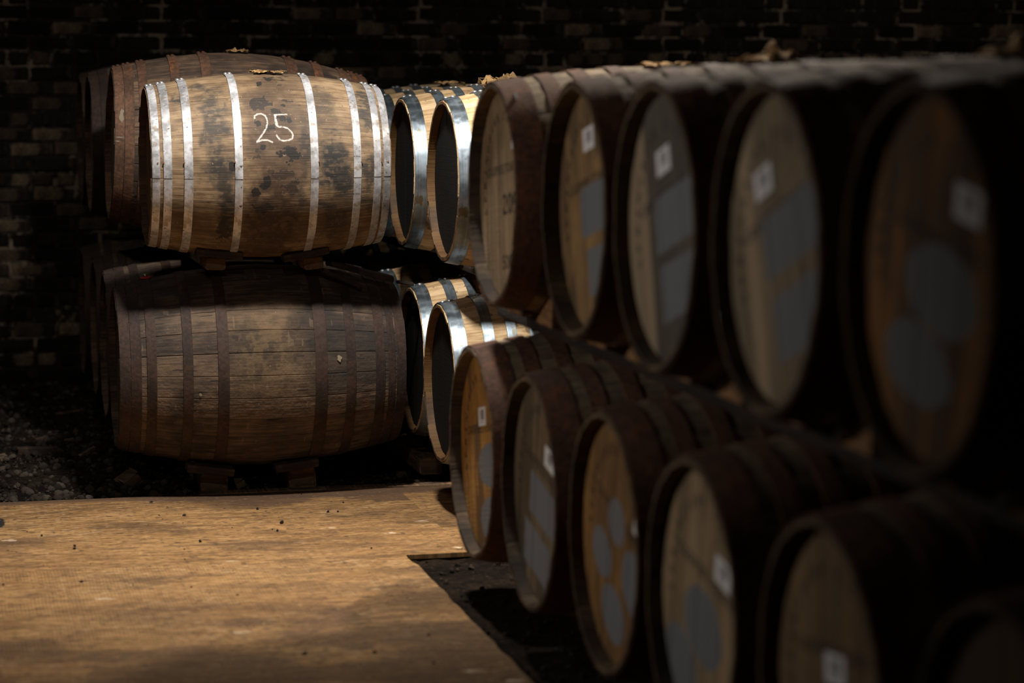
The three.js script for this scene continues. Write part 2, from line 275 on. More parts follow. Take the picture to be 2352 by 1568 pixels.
// ---------------------------------------------------------------- materials
const std = (o) => new THREE.MeshStandardMaterial(o);
const M = {
  rustRack: std({ map: rep(rusty, 1, 4), color: 0xf2dccb, roughness: 0.8, metalness: 0.1, bumpMap: rep(crust, 2, 2), bumpScale: 0.002 }),
  wood25: std({ vertexColors: true, map: wood25, bumpMap: rep(grain, 1, 3), bumpScale: 0.0012, roughness: 0.72 }),
  old: std({ vertexColors: true, map: woodOld, bumpMap: rep(crust, 2, 4), bumpScale: 0.005, roughness: 0.85 }),
  fresh: std({ vertexColors: true, map: woodNew, bumpMap: rep(grain, 1, 3), bumpScale: 0.0012, roughness: 0.7 }),
  rack: std({ vertexColors: true, map: woodRack, bumpMap: rep(grain, 1, 3), bumpScale: 0.002, roughness: 0.85 }),
  galvWorn: std({ map: rep(galvWorn, 1, 4), roughnessMap: rep(rough1, 1, 4), roughness: 0.95, metalness: 0.55, bumpMap: rep(crust, 1.5, 1.5), bumpScale: 0.0003 }),
  galvClean: std({ map: rep(galvClean, 1, 4), color: 0xd4d6d8, roughnessMap: rep(rough1, 1, 4), roughness: 0.9, metalness: 0.84, bumpMap: rep(crust, 1, 1), bumpScale: 0.0003 }),
  rusty: std({ map: rep(rusty, 1, 4), color: 0x918f90, roughness: 0.78, metalness: 0.15, bumpMap: rep(crust, 2, 2), bumpScale: 0.0022 }),
  rivetGalv: std({ color: 0xb9b6b4, roughness: 0.45, metalness: 0.8 }),
  rivetRust: std({ color: 0x5e3c2e, roughness: 0.8, metalness: 0.2 }),
  nail: std({ color: 0x7a5238, roughness: 0.8, metalness: 0.2 }),
  blackHead: new THREE.MeshPhysicalMaterial({ specularIntensity: 0.35, color: 0x0e0c0b, roughness: 0.85, bumpMap: rep(grain, 0.8, 2), bumpScale: 0.0012 }),
  backHead: std({ color: 0x4b3a2a, roughness: 0.85 }),
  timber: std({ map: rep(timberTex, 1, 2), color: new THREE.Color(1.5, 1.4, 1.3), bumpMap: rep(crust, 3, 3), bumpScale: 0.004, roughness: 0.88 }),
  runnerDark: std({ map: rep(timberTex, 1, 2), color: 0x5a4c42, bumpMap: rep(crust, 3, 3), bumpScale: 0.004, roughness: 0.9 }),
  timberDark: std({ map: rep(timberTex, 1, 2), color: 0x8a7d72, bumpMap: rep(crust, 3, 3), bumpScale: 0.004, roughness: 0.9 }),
  plyFar: std({ map: plyTex, bumpMap: rep(earthBump, 5.2, 8.8), bumpScale: 0.002, roughness: 0.82 }),
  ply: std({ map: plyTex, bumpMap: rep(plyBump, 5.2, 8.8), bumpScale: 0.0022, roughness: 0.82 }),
  earth: new THREE.MeshPhysicalMaterial({ specularIntensity: 0.15, map: earthTex, bumpMap: earthBump, bumpScale: 0.012, roughness: 0.95 }),
  mortar: std({ map: rep(mortarTex, 0.71, 0.71), bumpMap: rep(earthBump, 2, 2), bumpScale: 0.006, roughness: 0.95 }),
  cloth: std({ map: rep(clothTex, 1, 1), color: new THREE.Color(1.25, 1.2, 1.1), roughness: 0.95, side: THREE.DoubleSide, bumpMap: rep(clothTex, 1, 1), bumpScale: 0.0008 }),
  red: std({ color: 0xb01818, roughness: 0.45 }),
  steel: std({ color: 0xbfbcb8, roughness: 0.35, metalness: 0.9 }),
  stone: std({ map: rep(limeTex, 3, 3), color: 0xb0a595, roughness: 0.95 }),
};
const brickMats = [0xffffff, 0xcfc4bc, 0x9a8f88, 0x6e6660].map((c, i) => std({ map: i % 2 ? brickTex : rep(brickTex, 1.3, 1.3), color: c, bumpMap: rep(earthBump, 3, 3), bumpScale: 0.006, roughness: 0.93 }))
  .concat([0xd8d0c6, 0x9b9188].map((c) => std({ map: limeTex, color: c, bumpMap: rep(earthBump, 3, 3), bumpScale: 0.006, roughness: 0.95 })));

// ---------------------------------------------------------------- the cellar
{ // earth floor, uneven where it is seen
  const g = new THREE.PlaneGeometry(9, 17, 180, 340); g.rotateX(-Math.PI / 2); g.translate(2.5, -0.02, -5.4);
  const p = g.attributes.position, u = g.attributes.uv;
  for (let i = 0; i < p.count; i++) {
    const x = p.getX(i), z = p.getZ(i);
    let h = 0.028 * (fbm(x * 5, z * 5, 801, 4) - 0.5) + 0.02 * (fbm(x * 16, z * 16, 803, 3) - 0.5);
    if (x < 0.9 && z < -9.2) h += 0.03 * sstep(9.2, 9.8, -z);
    p.setY(i, p.getY(i) + h); u.setXY(i, x, z);
  }
  g.computeVertexNormals();
  struct('floor', g, M.earth);
}
const plain = std({ map: rep(mortarTex, 1, 1), color: 0x6d6258, roughness: 0.95 });
const slab = (w, h, d) => { const g = new THREE.BoxGeometry(w, h, d), u = g.attributes.uv, p = g.attributes.position; for (let i = 0; i < u.count; i++) u.setXY(i, (p.getX(i) + p.getZ(i)) * 1.0, p.getY(i) + 0.37 * p.getZ(i)); return g; };
struct('ceiling', slab(11.4, 0.25, 17.4), plain, [2.4, 4.475, -5.4]);
struct('wall_left', slab(0.3, 5.3, 17), plain, [-2.15, 1.7, -5.4]);
struct('wall_right', slab(0.3, 5.3, 17), plain, [7.15, 1.7, -5.4]);
struct('wall_front', slab(9.6, 5.3, 0.3), plain, [2.5, 1.7, 3.2]);
{ // back wall of brick: mortar slab with each brick proud of it
  const wall = struct('wall_back', slab(9.6, 5.3, 0.3), M.mortar, [2.5, 1.7, -13.06]);
  const R = rng(1234), variants = {}, base = -13.06 + 0.15;
  const brickGeo = (w, k) => {
    const key = w.toFixed(2) + k; if (variants[key]) return variants[key];
    const g = woodBox(w - 0.003 * k, 0.066 - 0.003 * (k % 3), 0.04, 0.009, 900 + k * 13 + Math.round(w * 100), 0.012); return (variants[key] = g);
  };
  const course = 0.079, rest = []; let seen = 0;
  for (let r = 0; r < 30; r++) {
    const header = r % 4 === 1, w = header ? 0.104 : 0.218, pitch = w + 0.011; let x = -0.15 + (r % 2 ? -pitch / 2 : 0);
    for (; x < 6.6; x += pitch) {
      const k = Math.floor(R() * 5), y = -0.02 + r * course + 0.04, zf = base + (R() - 0.35) * 0.009, tone = R(), gap = R();
      const low = x < 0.95 && y < 1.62, high = y > 1.54 && y < 2.14 && x < 6.35;
      const pale = low ? 0.45 : x > 2.6 ? 0.42 : 0.1;
      const mat = tone < pale ? brickMats[4 + Math.floor(R() * 2)] : brickMats[1 + Math.floor(R() * 3)];
      if (gap < 0.012) continue;
      if ((low || high) && seen < 296) {
        const b = mesh('brick', brickGeo(w, k), mat, wall); seen++;
        b.position.set(x - 2.5, y - 1.7, zf - (-13.06) - 0.012); b.rotation.z = (R() - 0.5) * 0.045; b.position.y += (R() - 0.5) * 0.005; b.rotation.y = (R() - 0.5) * 0.02;
      } else { const g = brickGeo(w, k).clone(); g.translate(x - 2.5, y - 1.7, zf + 13.06 - 0.012); rest.push(g); }
    }
  }
  const m = mesh('brickwork', mergeGeometries(rest), brickMats[1], wall); m.userData.kind = 'stuff';
}
// plywood sheets over the earth
function ply(name, x0, x1, z0, z1, top, thick, label, seed, mat) {
  const nx = Math.ceil((x1 - x0) / 0.06), nz = Math.ceil((z1 - z0) / 0.06), g = new THREE.BoxGeometry(x1 - x0, thick, z1 - z0, nx, 1, nz), p = g.attributes.position, u = g.attributes.uv;
  const cx = (x0 + x1) / 2, cz = (z0 + z1) / 2, hx = (x1 - x0) / 2 - 0.001, hz = (z1 - z0) / 2 - 0.001;
  for (let i = 0; i < p.count; i++) {
    let x = p.getX(i), z = p.getZ(i); const wx = x + cx, wz = -(z) + cz;
    if (Math.abs(x) > hx) x += (fbm(wz * 9, seed, 811, 3) - 0.5) * 0.022; if (Math.abs(z) > hz) z += (fbm(wx * 9, seed + 3, 813, 3) - 0.5) * 0.003;
    p.setXYZ(i, x, p.getY(i) + 0.008 * (fbm(wx * 1.7, wz * 1.7, 815, 3) - 0.5), z); u.setXY(i, (wx + 0.95) / 2.6, 1 - (9.06 - wz) / 4.4);
  }
  g.computeVertexNormals(); g.translate(0, -thick / 2, 0);
  const m = mesh(name, g, mat, scene); m.position.set(cx, top, -cz); return tag(m, label, 'board', 'plywood sheets on the floor');
}
ply('plywood_sheet', -0.95, 1.98, 7.735, 9.06, 0.0, 0.015, 'far worn plywood sheet lying crosswise in front of the runners of the left stack', 1, M.plyFar);
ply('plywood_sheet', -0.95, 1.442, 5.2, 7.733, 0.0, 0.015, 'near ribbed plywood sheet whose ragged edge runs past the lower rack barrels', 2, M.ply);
{ const m = mesh('wood_lath', woodBox(1.05, 0.012, 0.06, 0.003, 21, 0.003), M.timber, scene); m.position.set(1.42, -0.004, -9.105); m.rotation.y = 0.012; tag(m, 'thin dusty wooden lath along the far edge of the plywood', 'lath'); }

// ---------------------------------------------------------------- barrels
function profile(d) { return (x) => d.Rb - (d.Rb - d.Rh) * Math.pow(Math.abs(2 * x / d.L), 1.85); }
const rot = (r, a) => [r * Math.cos(a), r * Math.sin(a)];  // y, z: angle 0 is the top, 90 degrees faces the camera
function staveGeos(d) {
  const r = profile(d), out = [], xs = [0, 0.012, 0.045, 0.06, 0.14, 0.25, 0.375, 0.5, 0.625, 0.75, 0.86, 0.94, 0.955, 0.988, 1].map((t) => (t - 0.5) * d.L);
  const R = rng(d.seed);
  for (let k = 0; k < d.N; k++) {
    const b = new GB(), a0 = (k / d.N) * 2 * Math.PI, da = 2 * Math.PI / d.N, gap = d.gap, e = d.edge, lift = (R() - 0.5) * d.uneven, end = (R() - 0.5) * 0.004;
    const pts = xs.map((x0, i) => {
      const x = x0 + (i === 0 || i === xs.length - 1 ? end : 0), ro = r(x0) + lift, tip = i === 0 || i === xs.length - 1 ? 0.003 : 0;
      const th = i === 0 || i === xs.length - 1 ? 0.013 : i === 1 || i === xs.length - 2 ? 0.019 : 0.026, g = gap / ro, ee = e / ro;
      const A = [a0 + g, a0 + g + ee, a0 + da - g - ee, a0 + da - g];
      return { x, A, o: [ro - d.drop - tip, ro - tip, ro - tip, ro - d.drop - tip], i: ro - th };
    });
    const P = (s, j) => { const [y, z] = rot(s.o[j], s.A[j]); return [s.x, y, z]; }, I = (s, j) => { const [y, z] = rot(s.i, s.A[j]); return [s.x, y, z]; };
    const N = (a, sgn = 1, tilt = 0) => { const [y, z] = rot(sgn, a), [ty, tz] = rot(1, a + Math.PI / 2); const v = [0, y + ty * tilt, z + tz * tilt], l = Math.hypot(v[1], v[2]); return [0, v[1] / l, v[2] / l]; };
    const U = (s, a) => [s.x / d.L + 0.5, 1 - a / (2 * Math.PI)];
    for (let i = 0; i + 1 < pts.length; i++) {
      const s = pts[i], t = pts[i + 1];
      b.tint = [1, 1, 1];
      for (let j = 0; j < 3; j++) {
        const tl = j === 0 ? -0.8 : j === 2 ? 0.8 : 0, n0 = N(s.A[j], 1, tl), n1 = N(s.A[j + 1], 1, tl);
        b.quad(P(s, j), P(t, j), P(t, j + 1), P(s, j + 1), [n0, n0, n1, n1], [U(s, s.A[j]), U(t, t.A[j]), U(t, t.A[j + 1]), U(s, s.A[j + 1])]);
      }
      b.tint = d.inner;
      const ni = [N(s.A[0], -1), N(t.A[0], -1), N(t.A[3], -1), N(s.A[3], -1)];
      b.quad(I(s, 0), I(t, 0), I(t, 3), I(s, 3), ni, [U(s, s.A[0]), U(t, t.A[0]), U(t, t.A[3]), U(s, s.A[3])]);
      const [t0y, t0z] = rot(-1, s.A[0] + Math.PI / 2), [t1y, t1z] = rot(1, s.A[3] + Math.PI / 2);
      b.flat(P(s, 0), P(t, 0), I(t, 0), I(s, 0), [0, t0y, t0z], [U(s, s.A[0]), U(t, t.A[0]), U(t, t.A[0]), U(s, s.A[0])]);
      b.flat(P(s, 3), P(t, 3), I(t, 3), I(s, 3), [0, t1y, t1z], [U(s, s.A[3]), U(t, t.A[3]), U(t, t.A[3]), U(s, s.A[3])]);
    }
    for (const [s, nx] of [[pts[0], -1], [pts[pts.length - 1], 1]]) { const u = [U(s, s.A[0]), U(s, s.A[3]), U(s, s.A[3]), U(s, s.A[0])]; u[2] = [u[2][0] + 0.03 * nx, u[2][1]]; u[3] = [u[3][0] + 0.03 * nx, u[3][1]]; b.flat(P(s, 0), P(s, 3), I(s, 3), I(s, 0), [nx, 0, 0], u); b.flat(P(s, 0), P(s, 1), P(s, 2), P(s, 3), [nx, 0, 0], u); }
    out.push(b.get());
  }
  return out;
}
function hoopGeo(d, t0, t1, seam = 1.5) {                  // an iron strip whose end laps over its start
  const r = profile(d), b = new GB(), n = 80, x0 = (t0 - 0.5) * d.L, x1 = (t1 - 0.5) * d.L, th = d.hoop ?? 0.0022, c = 0.0007, lapA = 0.16;
  const w = x1 - x0, xs = [x0, x0 + c, (x0 + x1) / 2, x1 - c, x1], dr = [-c, 0, 0, 0, -c], R = rng(Math.round(t0 * 1000) + 7), jit = []; for (let i = 0; i <= n; i++) jit.push((R() - 0.5) * 0.0004);
  const total = 2 * Math.PI + lapA, lo = (a) => 0.0004 + th * 0.75 * sstep(2 * Math.PI - 0.05, 2 * Math.PI + 0.005, a);
  const ring = (i) => { const a = total * i / n, an = seam + a, o = lo(a) + th; return xs.map((x, j) => { const [y, z] = rot(r(x) + o + dr[j] + jit[i % n], an); return [x, y, z]; }); };
  const inner = (i) => { const a = total * i / n, an = seam + a, o = lo(a); return [x0, x1].map((x) => { const [y, z] = rot(r(x) + o, an); return [x, y, z]; }); };
  for (let i = 0; i < n; i++) {
    const A = ring(i), B = ring(i + 1), ia = inner(i), ib = inner(i + 1), aA = seam + total * i / n, aB = seam + total * (i + 1) / n;
    const slope = (j) => -(r(xs[j] + 0.004) - r(xs[j] - 0.004)) / 0.008;
    const N = (a, j, k = 0) => { const [y, z] = rot(1, a), s = slope(j) + k, l = Math.hypot(1, s); return [s / l, y / l, z / l]; };
    const U = (i2, x) => [total * i2 / n * d.Rb, x - x0 + t0 * 3.1];
    for (let j = 0; j < 4; j++) { const k = j === 0 ? -1 : j === 3 ? 1 : 0; b.quad(A[j], B[j], B[j + 1], A[j + 1], [N(aA, j, k), N(aB, j, k), N(aB, j + 1, k), N(aA, j + 1, k)], [U(i, xs[j]), U(i + 1, xs[j]), U(i + 1, xs[j + 1]), U(i, xs[j + 1])]); }
    b.flat(A[0], B[0], ib[0], ia[0], [-1, 0, 0], [U(i, x0), U(i + 1, x0), U(i + 1, x0), U(i, x0)]);
    b.flat(A[4], B[4], ib[1], ia[1], [1, 0, 0], [U(i, x1), U(i + 1, x1), U(i + 1, x1), U(i, x1)]);
    b.flat(ia[0], ib[0], ib[1], ia[1], N(aA, 2).map((v) => -v), [U(i, x0), U(i + 1, x0), U(i + 1, x1), U(i, x1)]);
    if (i === n - 1) { const [ty, tz] = rot(1, aB + Math.PI / 2); b.flat(B[0], B[4], ib[1], ib[0], [0, ty, tz], [U(n, x0), U(n, x1), U(n, x1), U(n, x0)]); }
  }
  return b.get();
}
function boardGeos(rad, n, off) {                          // planks of a barrel head, running along y; outer face towards -x
  const out = [], R = rng(Math.round(rad * 1e4) + n); let cuts = [-1]; for (let i = 1; i < n; i++) cuts.push(-1 + 2 * i / n + (R() - 0.5) * 0.14 + off * 0.02); cuts.push(1);
  for (let i = 0; i < n; i++) {
    const z0 = cuts[i] * rad + 0.0007, z1 = cuts[i + 1] * rad - 0.0007, sh = new THREE.Shape(), h = (z) => Math.sqrt(Math.max(0, rad * rad - z * z)), K = 8;
    for (let k = 0; k <= K; k++) { const z = mix(z0, z1, k / K); k ? sh.lineTo(z, h(z)) : sh.moveTo(z, h(z)); }
    for (let k = K; k >= 0; k--) { const z = mix(z0, z1, k / K); sh.lineTo(z, -h(z)); }
    const g = new THREE.ExtrudeGeometry(sh, { depth: 0.018, bevelEnabled: true, bevelThickness: 0.0012, bevelSize: 0.001, bevelOffset: -0.001, bevelSegments: 1, steps: 1 });
    g.rotateY(-Math.PI / 2);                               // shape x -> z, extrusion -> -x
    const p = g.attributes.position, u = g.attributes.uv; for (let k = 0; k < p.count; k++) u.setXY(k, 0.5 + p.getZ(k) / (2 * rad), 0.5 + p.getY(k) / (2 * rad));
    g.translate((i % 2 ? 0.0006 : -0.0004) + (R() - 0.5) * 0.001, 0, 0);
    out.push(g);
  }
  return out;
}
function domeGeo(r, h) { const g = new THREE.SphereGeometry(r, 10, 5, 0, Math.PI * 2, 0, Math.PI / 2); g.scale(1, h / r, 1); return g; }
const rivetGeo = domeGeo(0.0085, 0.006), nailGeo = (() => { const g = new THREE.CylinderGeometry(0.003, 0.0022, 0.008, 7); g.translate(0, 0.002, 0); return g; })();
const TYPES = {
  chalked: { inner: [0.6, 0.45, 0.32], L: L25, Rb: R25, Rh: H25, N: 26, seed: 11, gap: 0.00012, edge: 0.0008, drop: 0.0003, uneven: 0.0004, wood: M.wood25, iron: M.galvWorn, rivet: M.rivetGalv, hoops: [[0.004, 0.036], [0.05, 0.084], [0.133, 0.169], [0.338, 0.371], [0.652, 0.686], [0.836, 0.869], [0.924, 0.956], [0.966, 0.997]], seam: 1.52 },
  old: { inner: [1.1, 0.95, 0.8], L: 1.07, Rb: 0.385, Rh: 0.303, N: 28, seed: 13, gap: 0.0005, edge: 0.0025, drop: 0.0016, uneven: 0.002, wood: M.old, iron: M.rusty, rivet: M.rivetRust, hoops: [[0.001, 0.036], [0.038, 0.074], [0.092, 0.125], [0.213, 0.247], [0.331, 0.369], [0.667, 0.711], [0.778, 0.813], [0.885, 0.92], [0.932, 0.958], [0.963, 0.999]], seam: 2.6 },
  fresh: { inner: [0.19, 0.128, 0.05], L: 0.95, Rb: 0.344, Rh: 0.285, N: 26, seed: 17, gap: 0.0002, edge: 0.001, drop: 0.0004, uneven: 0.0006, wood: M.fresh, iron: M.galvClean, rivet: M.rivetGalv, hoops: [[0.002, 0.055], [0.116, 0.157], [0.204, 0.24], [0.287, 0.33], [0.67, 0.713], [0.76, 0.796], [0.843, 0.884], [0.945, 0.998]], seam: -0.12 },
  rack: { inner: [0.5, 0.43, 0.36], inset: 0.053, L: 1.0, Rb: 0.364, Rh: 0.314, N: 26, seed: 19, gap: 0.0005, edge: 0.0018, drop: 0.0012, uneven: 0.0015, wood: M.rack, iron: M.rustRack, rivet: M.rivetRust, hoops: [[0.001, 0.082], [0.117, 0.163], [0.212, 0.258], [0.32, 0.365], [0.635, 0.68], [0.742, 0.788], [0.837, 0.883], [0.918, 0.999]], seam: -0.15 },
};
for (const d of Object.values(TYPES)) {
  d.staves = staveGeos(d); d.hoopGeos = d.hoops.map(([a, b]) => hoopGeo(d, a, b, d.seam)); d.headR = d.Rh - 0.0225; d.boards = boardGeos(d.headR, 7, 0); d.back = new THREE.CylinderGeometry(d.headR, d.headR, 0.02, 40).rotateZ(Math.PI / 2);
}
// a barrel lying on its belly, its left head at x = pos[0]; y is the height of its axis, z the distance ahead
function barrel(type, label, [x, y, z], o = {}) {
  const d = TYPES[type], inset = o.inset ?? d.inset ?? 0.045, t = thing('barrel', label, 'barrel', [x + d.L / 2, y - d.Rb, -z], o.group);
  const put = (m, roll) => { m.position.y += d.Rb; m.rotation.x = roll; return m; };
  for (const g of d.staves) put(mesh('stave', g, o.wood ?? d.wood, t), (o.roll ?? 0) * 2 * Math.PI / d.N);
  d.hoops.forEach(([a, b], i) => {
    const h = put(mesh('hoop', d.hoopGeos[i], o.iron ?? d.iron, t), o.hoopRoll ?? 0), r = profile(d), xm = ((a + b) / 2 - 0.5) * d.L, w = (b - a) * d.L;
    if (o.rivets) for (const [dx, an] of [[-w * 0.22, -0.03], [w * 0.2, 0.03]]) { const q = mesh('rivet', rivetGeo, d.rivet, h), [yy, zz] = rot(r(xm + dx) + 0.0026, an + (o.rivetTurn ?? 0)); q.position.set(xm + dx, yy, zz); q.rotation.x = an + (o.rivetTurn ?? 0); }
    if (o.nails) { const s = i < 4 ? (i === 0 ? 0.2 : -0.5) : i === 7 ? 0.1 : 0.52, xe = xm + s * w, an = 1.5, q = mesh('nail', nailGeo, M.nail, h), [yy, zz] = rot(r(xe) + 0.001, an); q.position.set(xe, yy, zz); q.rotation.x = an; }
  });
  const head = new THREE.Group(); head.name = 'barrel_head'; t.add(head); head.position.set(-d.L / 2 + inset, d.Rb, 0); head.rotation.x = -(o.turn ?? 0);
  const boards = o.boards ? boardGeos(d.headR, o.boards, o.off ?? 1) : d.boards;
  for (const g of boards) mesh('head_board', g, o.head ?? M.backHead, head);
  if (o.sticker) { const [su, sv] = o.sticker, s = mesh('paper_label', labelGeo, labelMat, head); s.position.set(-0.0205, sv * d.headR, su * d.headR); s.userData.label = 'white paper label with a bar code'; }
  if (o.badge) { const s = mesh('paper_badge', badgeGeo, badgeMat, head); s.position.set(-0.0205, o.badge[1] * d.headR, o.badge[0] * d.headR); }
  const bk = mesh('back_head', d.back, M.backHead, t); bk.position.set(d.L / 2 - inset, d.Rb, 0);
  if (o.yaw) t.rotation.y = o.yaw;
  return t;
}
const labelGeo = new THREE.BoxGeometry(0.0008, 0.056, 0.1).toNonIndexed(), badgeGeo = new THREE.BoxGeometry(0.0008, 0.07, 0.06).toNonIndexed();
for (const [g, w, h] of [[labelGeo, 0.1, 0.056], [badgeGeo, 0.06, 0.07]]) { const p = g.attributes.position, u = g.attributes.uv; for (let i = 0; i < p.count; i++) u.setXY(i, 0.5 + p.getZ(i) / w, 0.5 + p.getY(i) / h); }
const labelMat = std({ roughness: 0.6, map: canvasTex(256, 144, null, (c) => { c.fillStyle = '#f2f0f2'; c.fillRect(0, 0, 256, 144); const R = rng(5); c.fillStyle = '#26242a'; for (let x = 76; x < 184;) { const w = 3 + Math.floor(R() * 6); c.fillRect(x, 22, w, 74); x += w + 2 + Math.floor(R() * 5); } c.fillStyle = '#8a878c'; c.fillRect(70, 108, 96, 4); c.fillRect(70, 118, 64, 4); }) });
const badgeMat = std({ roughness: 0.6, map: canvasTex(128, 150, null, (c) => { c.fillStyle = '#c9cfd6'; c.fillRect(0, 0, 128, 150); c.fillStyle = '#5f86a8'; c.beginPath(); c.arc(64, 52, 34, 0, 7); c.fill(); c.fillStyle = '#7f9a4a'; c.fillRect(0, 96, 128, 54); }) });

// heads of the rack barrels: wood, stencilled lettering and squares or rounds of grey paint over older stencils
function headMat(seed, light, dark, o = {}) {
  const tex = canvasTex(512, 512, (x, y) => {
    const u = x / 512, v = y / 512, b = Math.floor(u * 7 + 0.08), g = fbm(u * 60 + b * 7, v * 3, seed, 4), f = fbm(u * 90, v * 30, seed + 5, 3), m = fbm(u * 4, v * 3, seed + 9, 4), tn = hash(b, 3, seed);
    let c = mix3(dark, light, sstep(0.3, 0.72, 0.4 * g + 0.16 * f + 0.26 * m + 0.22 * tn));
    if (o.streak) { const k = sstep(0.52, 0.62, fbm(u * 11, v * 2.2, seed + 13, 4)); c = mix3(c, o.streak, k * 0.7); }
    if (o.boardTint) for (const [a, e, col, s] of o.boardTint) if (u > a && u < e) c = mix3(c, col, s);
    return c;
  }, (c) => {
    c.translate(256, 256); c.scale(256, 256);              // head radius = 1, y down
    const ink = o.ink ?? 'rgba(28,24,22,0.85)';
    c.fillStyle = ink; c.textAlign = 'center'; c.textBaseline = 'middle';
    const arc = (txt, r, size, a0, a1) => { c.font = `bold ${size}px sans-serif`; [...txt].forEach((ch, i) => { const a = mix(a0, a1, i / (txt.length - 1)); c.save(); c.rotate(a); c.translate(0, -r); c.fillText(ch, 0, 0); c.restore(); }); };
    c.save(); c.scale(0.01, 0.01);
    if (o.arc !== false) { arc('SPRINGBANK DISTILLERY', 76, 13, -1.75, 1.75); c.font = 'bold 13px sans-serif'; c.save(); c.scale(1.3, 1); c.fillText('CAMPBELTOWN', 0, -24); c.restore(); }
    if (o.number) { c.scale(1.45, 1); c.font = 'bold 28px sans-serif'; c.fillText(o.number, 22, 11); c.font = 'bold 19px sans-serif'; c.fillText('500', 10, 66); }
    c.restore();
    const R = rng(seed);
    for (const [kind, px, py, w, h] of o.paint ?? []) {
      c.fillStyle = o.paintColor ?? '#75777c'; c.beginPath();
      const n = 40, ph = R() * 9; for (let i = 0; i < n; i++) {
        const a = i / n * 2 * Math.PI, k = kind === 'square' ? 1 / Math.max(Math.abs(Math.cos(a)), Math.abs(Math.sin(a))) * 0.97 : 1, j = 1 + (vn(i * 0.8, ph, seed) - 0.5) * 0.09;
        c[i ? 'lineTo' : 'moveTo'](px + Math.cos(a) * k * j * w / 2, -py + Math.sin(a) * k * j * h / 2);
      } c.closePath(); c.fill();
      c.globalAlpha = 0.12; for (let i = 0; i < 30; i++) { c.fillStyle = R() < 0.5 ? '#55565a' : '#8b8d92'; c.fillRect(px + (R() - 0.5) * w * 0.9, -py + (R() - 0.5) * h * 0.9 - 0.05, 0.012, 0.1); } c.globalAlpha = 1;
    }
  });
  return std({ map: tex, bumpMap: rep(grain, 1, 1), bumpScale: 0.001, roughness: 0.78 });
}
const D = Math.PI / 180;
const UP = 1.232, LO = 0.4575, rackU = 'barrels on the upper tier of the rack', rackL = 'barrels on the lower tier of the rack';
const tan = [176, 148, 112], tanD = [112, 92, 68], ochre = [178, 128, 62], ochreD = [104, 74, 40], grey = [132, 118, 102], greyD = [70, 62, 55];
// upper tier, from the far end towards the camera
barrel('rack', 'dark rust-hooped barrel with 209 and 500 stencilled on its pale head', [1.492, UP, 6.68], { group: rackU, roll: 0.3, turn: 6 * D, sticker: [0.62, 0.5], badge: [0.62, 0.8], head: headMat(21, tan, tanD, { number: '209' }) });
barrel('rack', 'rack barrel whose ochre head has two upright grey paint squares, right after the stencilled 209', [1.49, UP, 5.76], { inset: 0.064, group: rackU, roll: 0.6, turn: 11 * D, sticker: [0.1, 0.6], head: headMat(22, [168, 130, 80], [98, 76, 50], { streak: [84, 66, 46], paint: [['square', 0.32, 0.0, 1.2, 0.44], ['square', 0.36, -0.52, 1.0, 0.42]] }) });
barrel('rack', 'barrel with one pale board and dark grey boards on its head, two grey paint patches', [1.48, UP, 5.03], { group: rackU, roll: 0.1, turn: 15 * D, sticker: [0.05, 0.5], head: headMat(23, grey, greyD, { boardTint: [[0, 0.28, [170, 146, 116], 0.75], [0.42, 1, [58, 54, 50], 0.45]], paint: [['square', 0.35, 0.05, 1.25, 0.44], ['square', 0.3, -0.48, 1.05, 0.44]] }) });
barrel('rack', 'blurred barrel with steeply tilted label and two slanting grey paint blocks on pale brown head', [1.48, UP, 4.30], { group: rackU, roll: 0.7, turn: 19 * D, sticker: [-0.15, 0.5], head: headMat(24, [160, 136, 106], [92, 78, 62], { boardTint: [[0.18, 0.3, [186, 162, 130], 0.6]], paint: [['square', 0.34, 0.06, 1.25, 0.42], ['square', 0.34, -0.5, 1.1, 0.44]] }) });
barrel('rack', 'nearest and most blurred upper barrel, orange-brown head with two round grey paint spots', [1.48, UP, 3.57], { group: rackU, roll: 0.4, turn: -9 * D, sticker: [0.4, 0.5], head: headMat(25, [170, 112, 46], [98, 64, 30], { streak: [70, 48, 28], paint: [['round', 0.12, -0.03, 0.98, 0.5], ['round', -0.12, -0.5, 0.95, 0.46]] }) });
// lower tier
barrel('rack', 'lower rack barrel at the far end, amber head with two round grey paint spots', [1.485, LO, 6.93], { group: rackL, roll: 0.2, turn: 10 * D, sticker: [0.12, 0.36], head: headMat(31, [190, 138, 62], [122, 86, 42], { streak: [88, 64, 38], paint: [['round', 0.4, -0.14, 1.1, 0.44], ['round', 0.35, -0.68, 1.0, 0.46]] }) });
barrel('rack', 'grey-brown lower barrel with leaning label and two diamond-like grey paint squares', [1.483, LO, 6.20], { group: rackL, roll: 0.9, turn: -10 * D, sticker: [0.33, 0.42], head: headMat(32, [142, 118, 88], [86, 72, 56], { streak: [74, 62, 48], paint: [['square', 0.2, -0.08, 1.1, 0.42], ['square', 0, -0.6, 1.0, 0.42]] }) });
barrel('rack', 'ochre-headed lower barrel covered with four small grey paint spots', [1.49, LO, 5.47], { group: rackL, roll: 0.5, turn: -15 * D, sticker: [0.66, 0.42], head: headMat(33, ochre, ochreD, { paint: [['round', 0.0, 0.18, 0.5, 0.38], ['round', 0.6, -0.1, 0.7, 0.52], ['round', -0.35, -0.25, 0.6, 0.4], ['round', 0.1, -0.6, 0.7, 0.46]] }) });
barrel('rack', 'tan-headed lower barrel with leaning label, two long grey paint ovals below it', [1.478, LO, 4.74], { group: rackL, roll: 0.1, turn: -10 * D, sticker: [0.4, 0.4], head: headMat(34, tan, tanD, { paint: [['round', 0.02, -0.15, 0.9, 0.56], ['round', -0.45, -0.6, 0.8, 0.5]] }) });
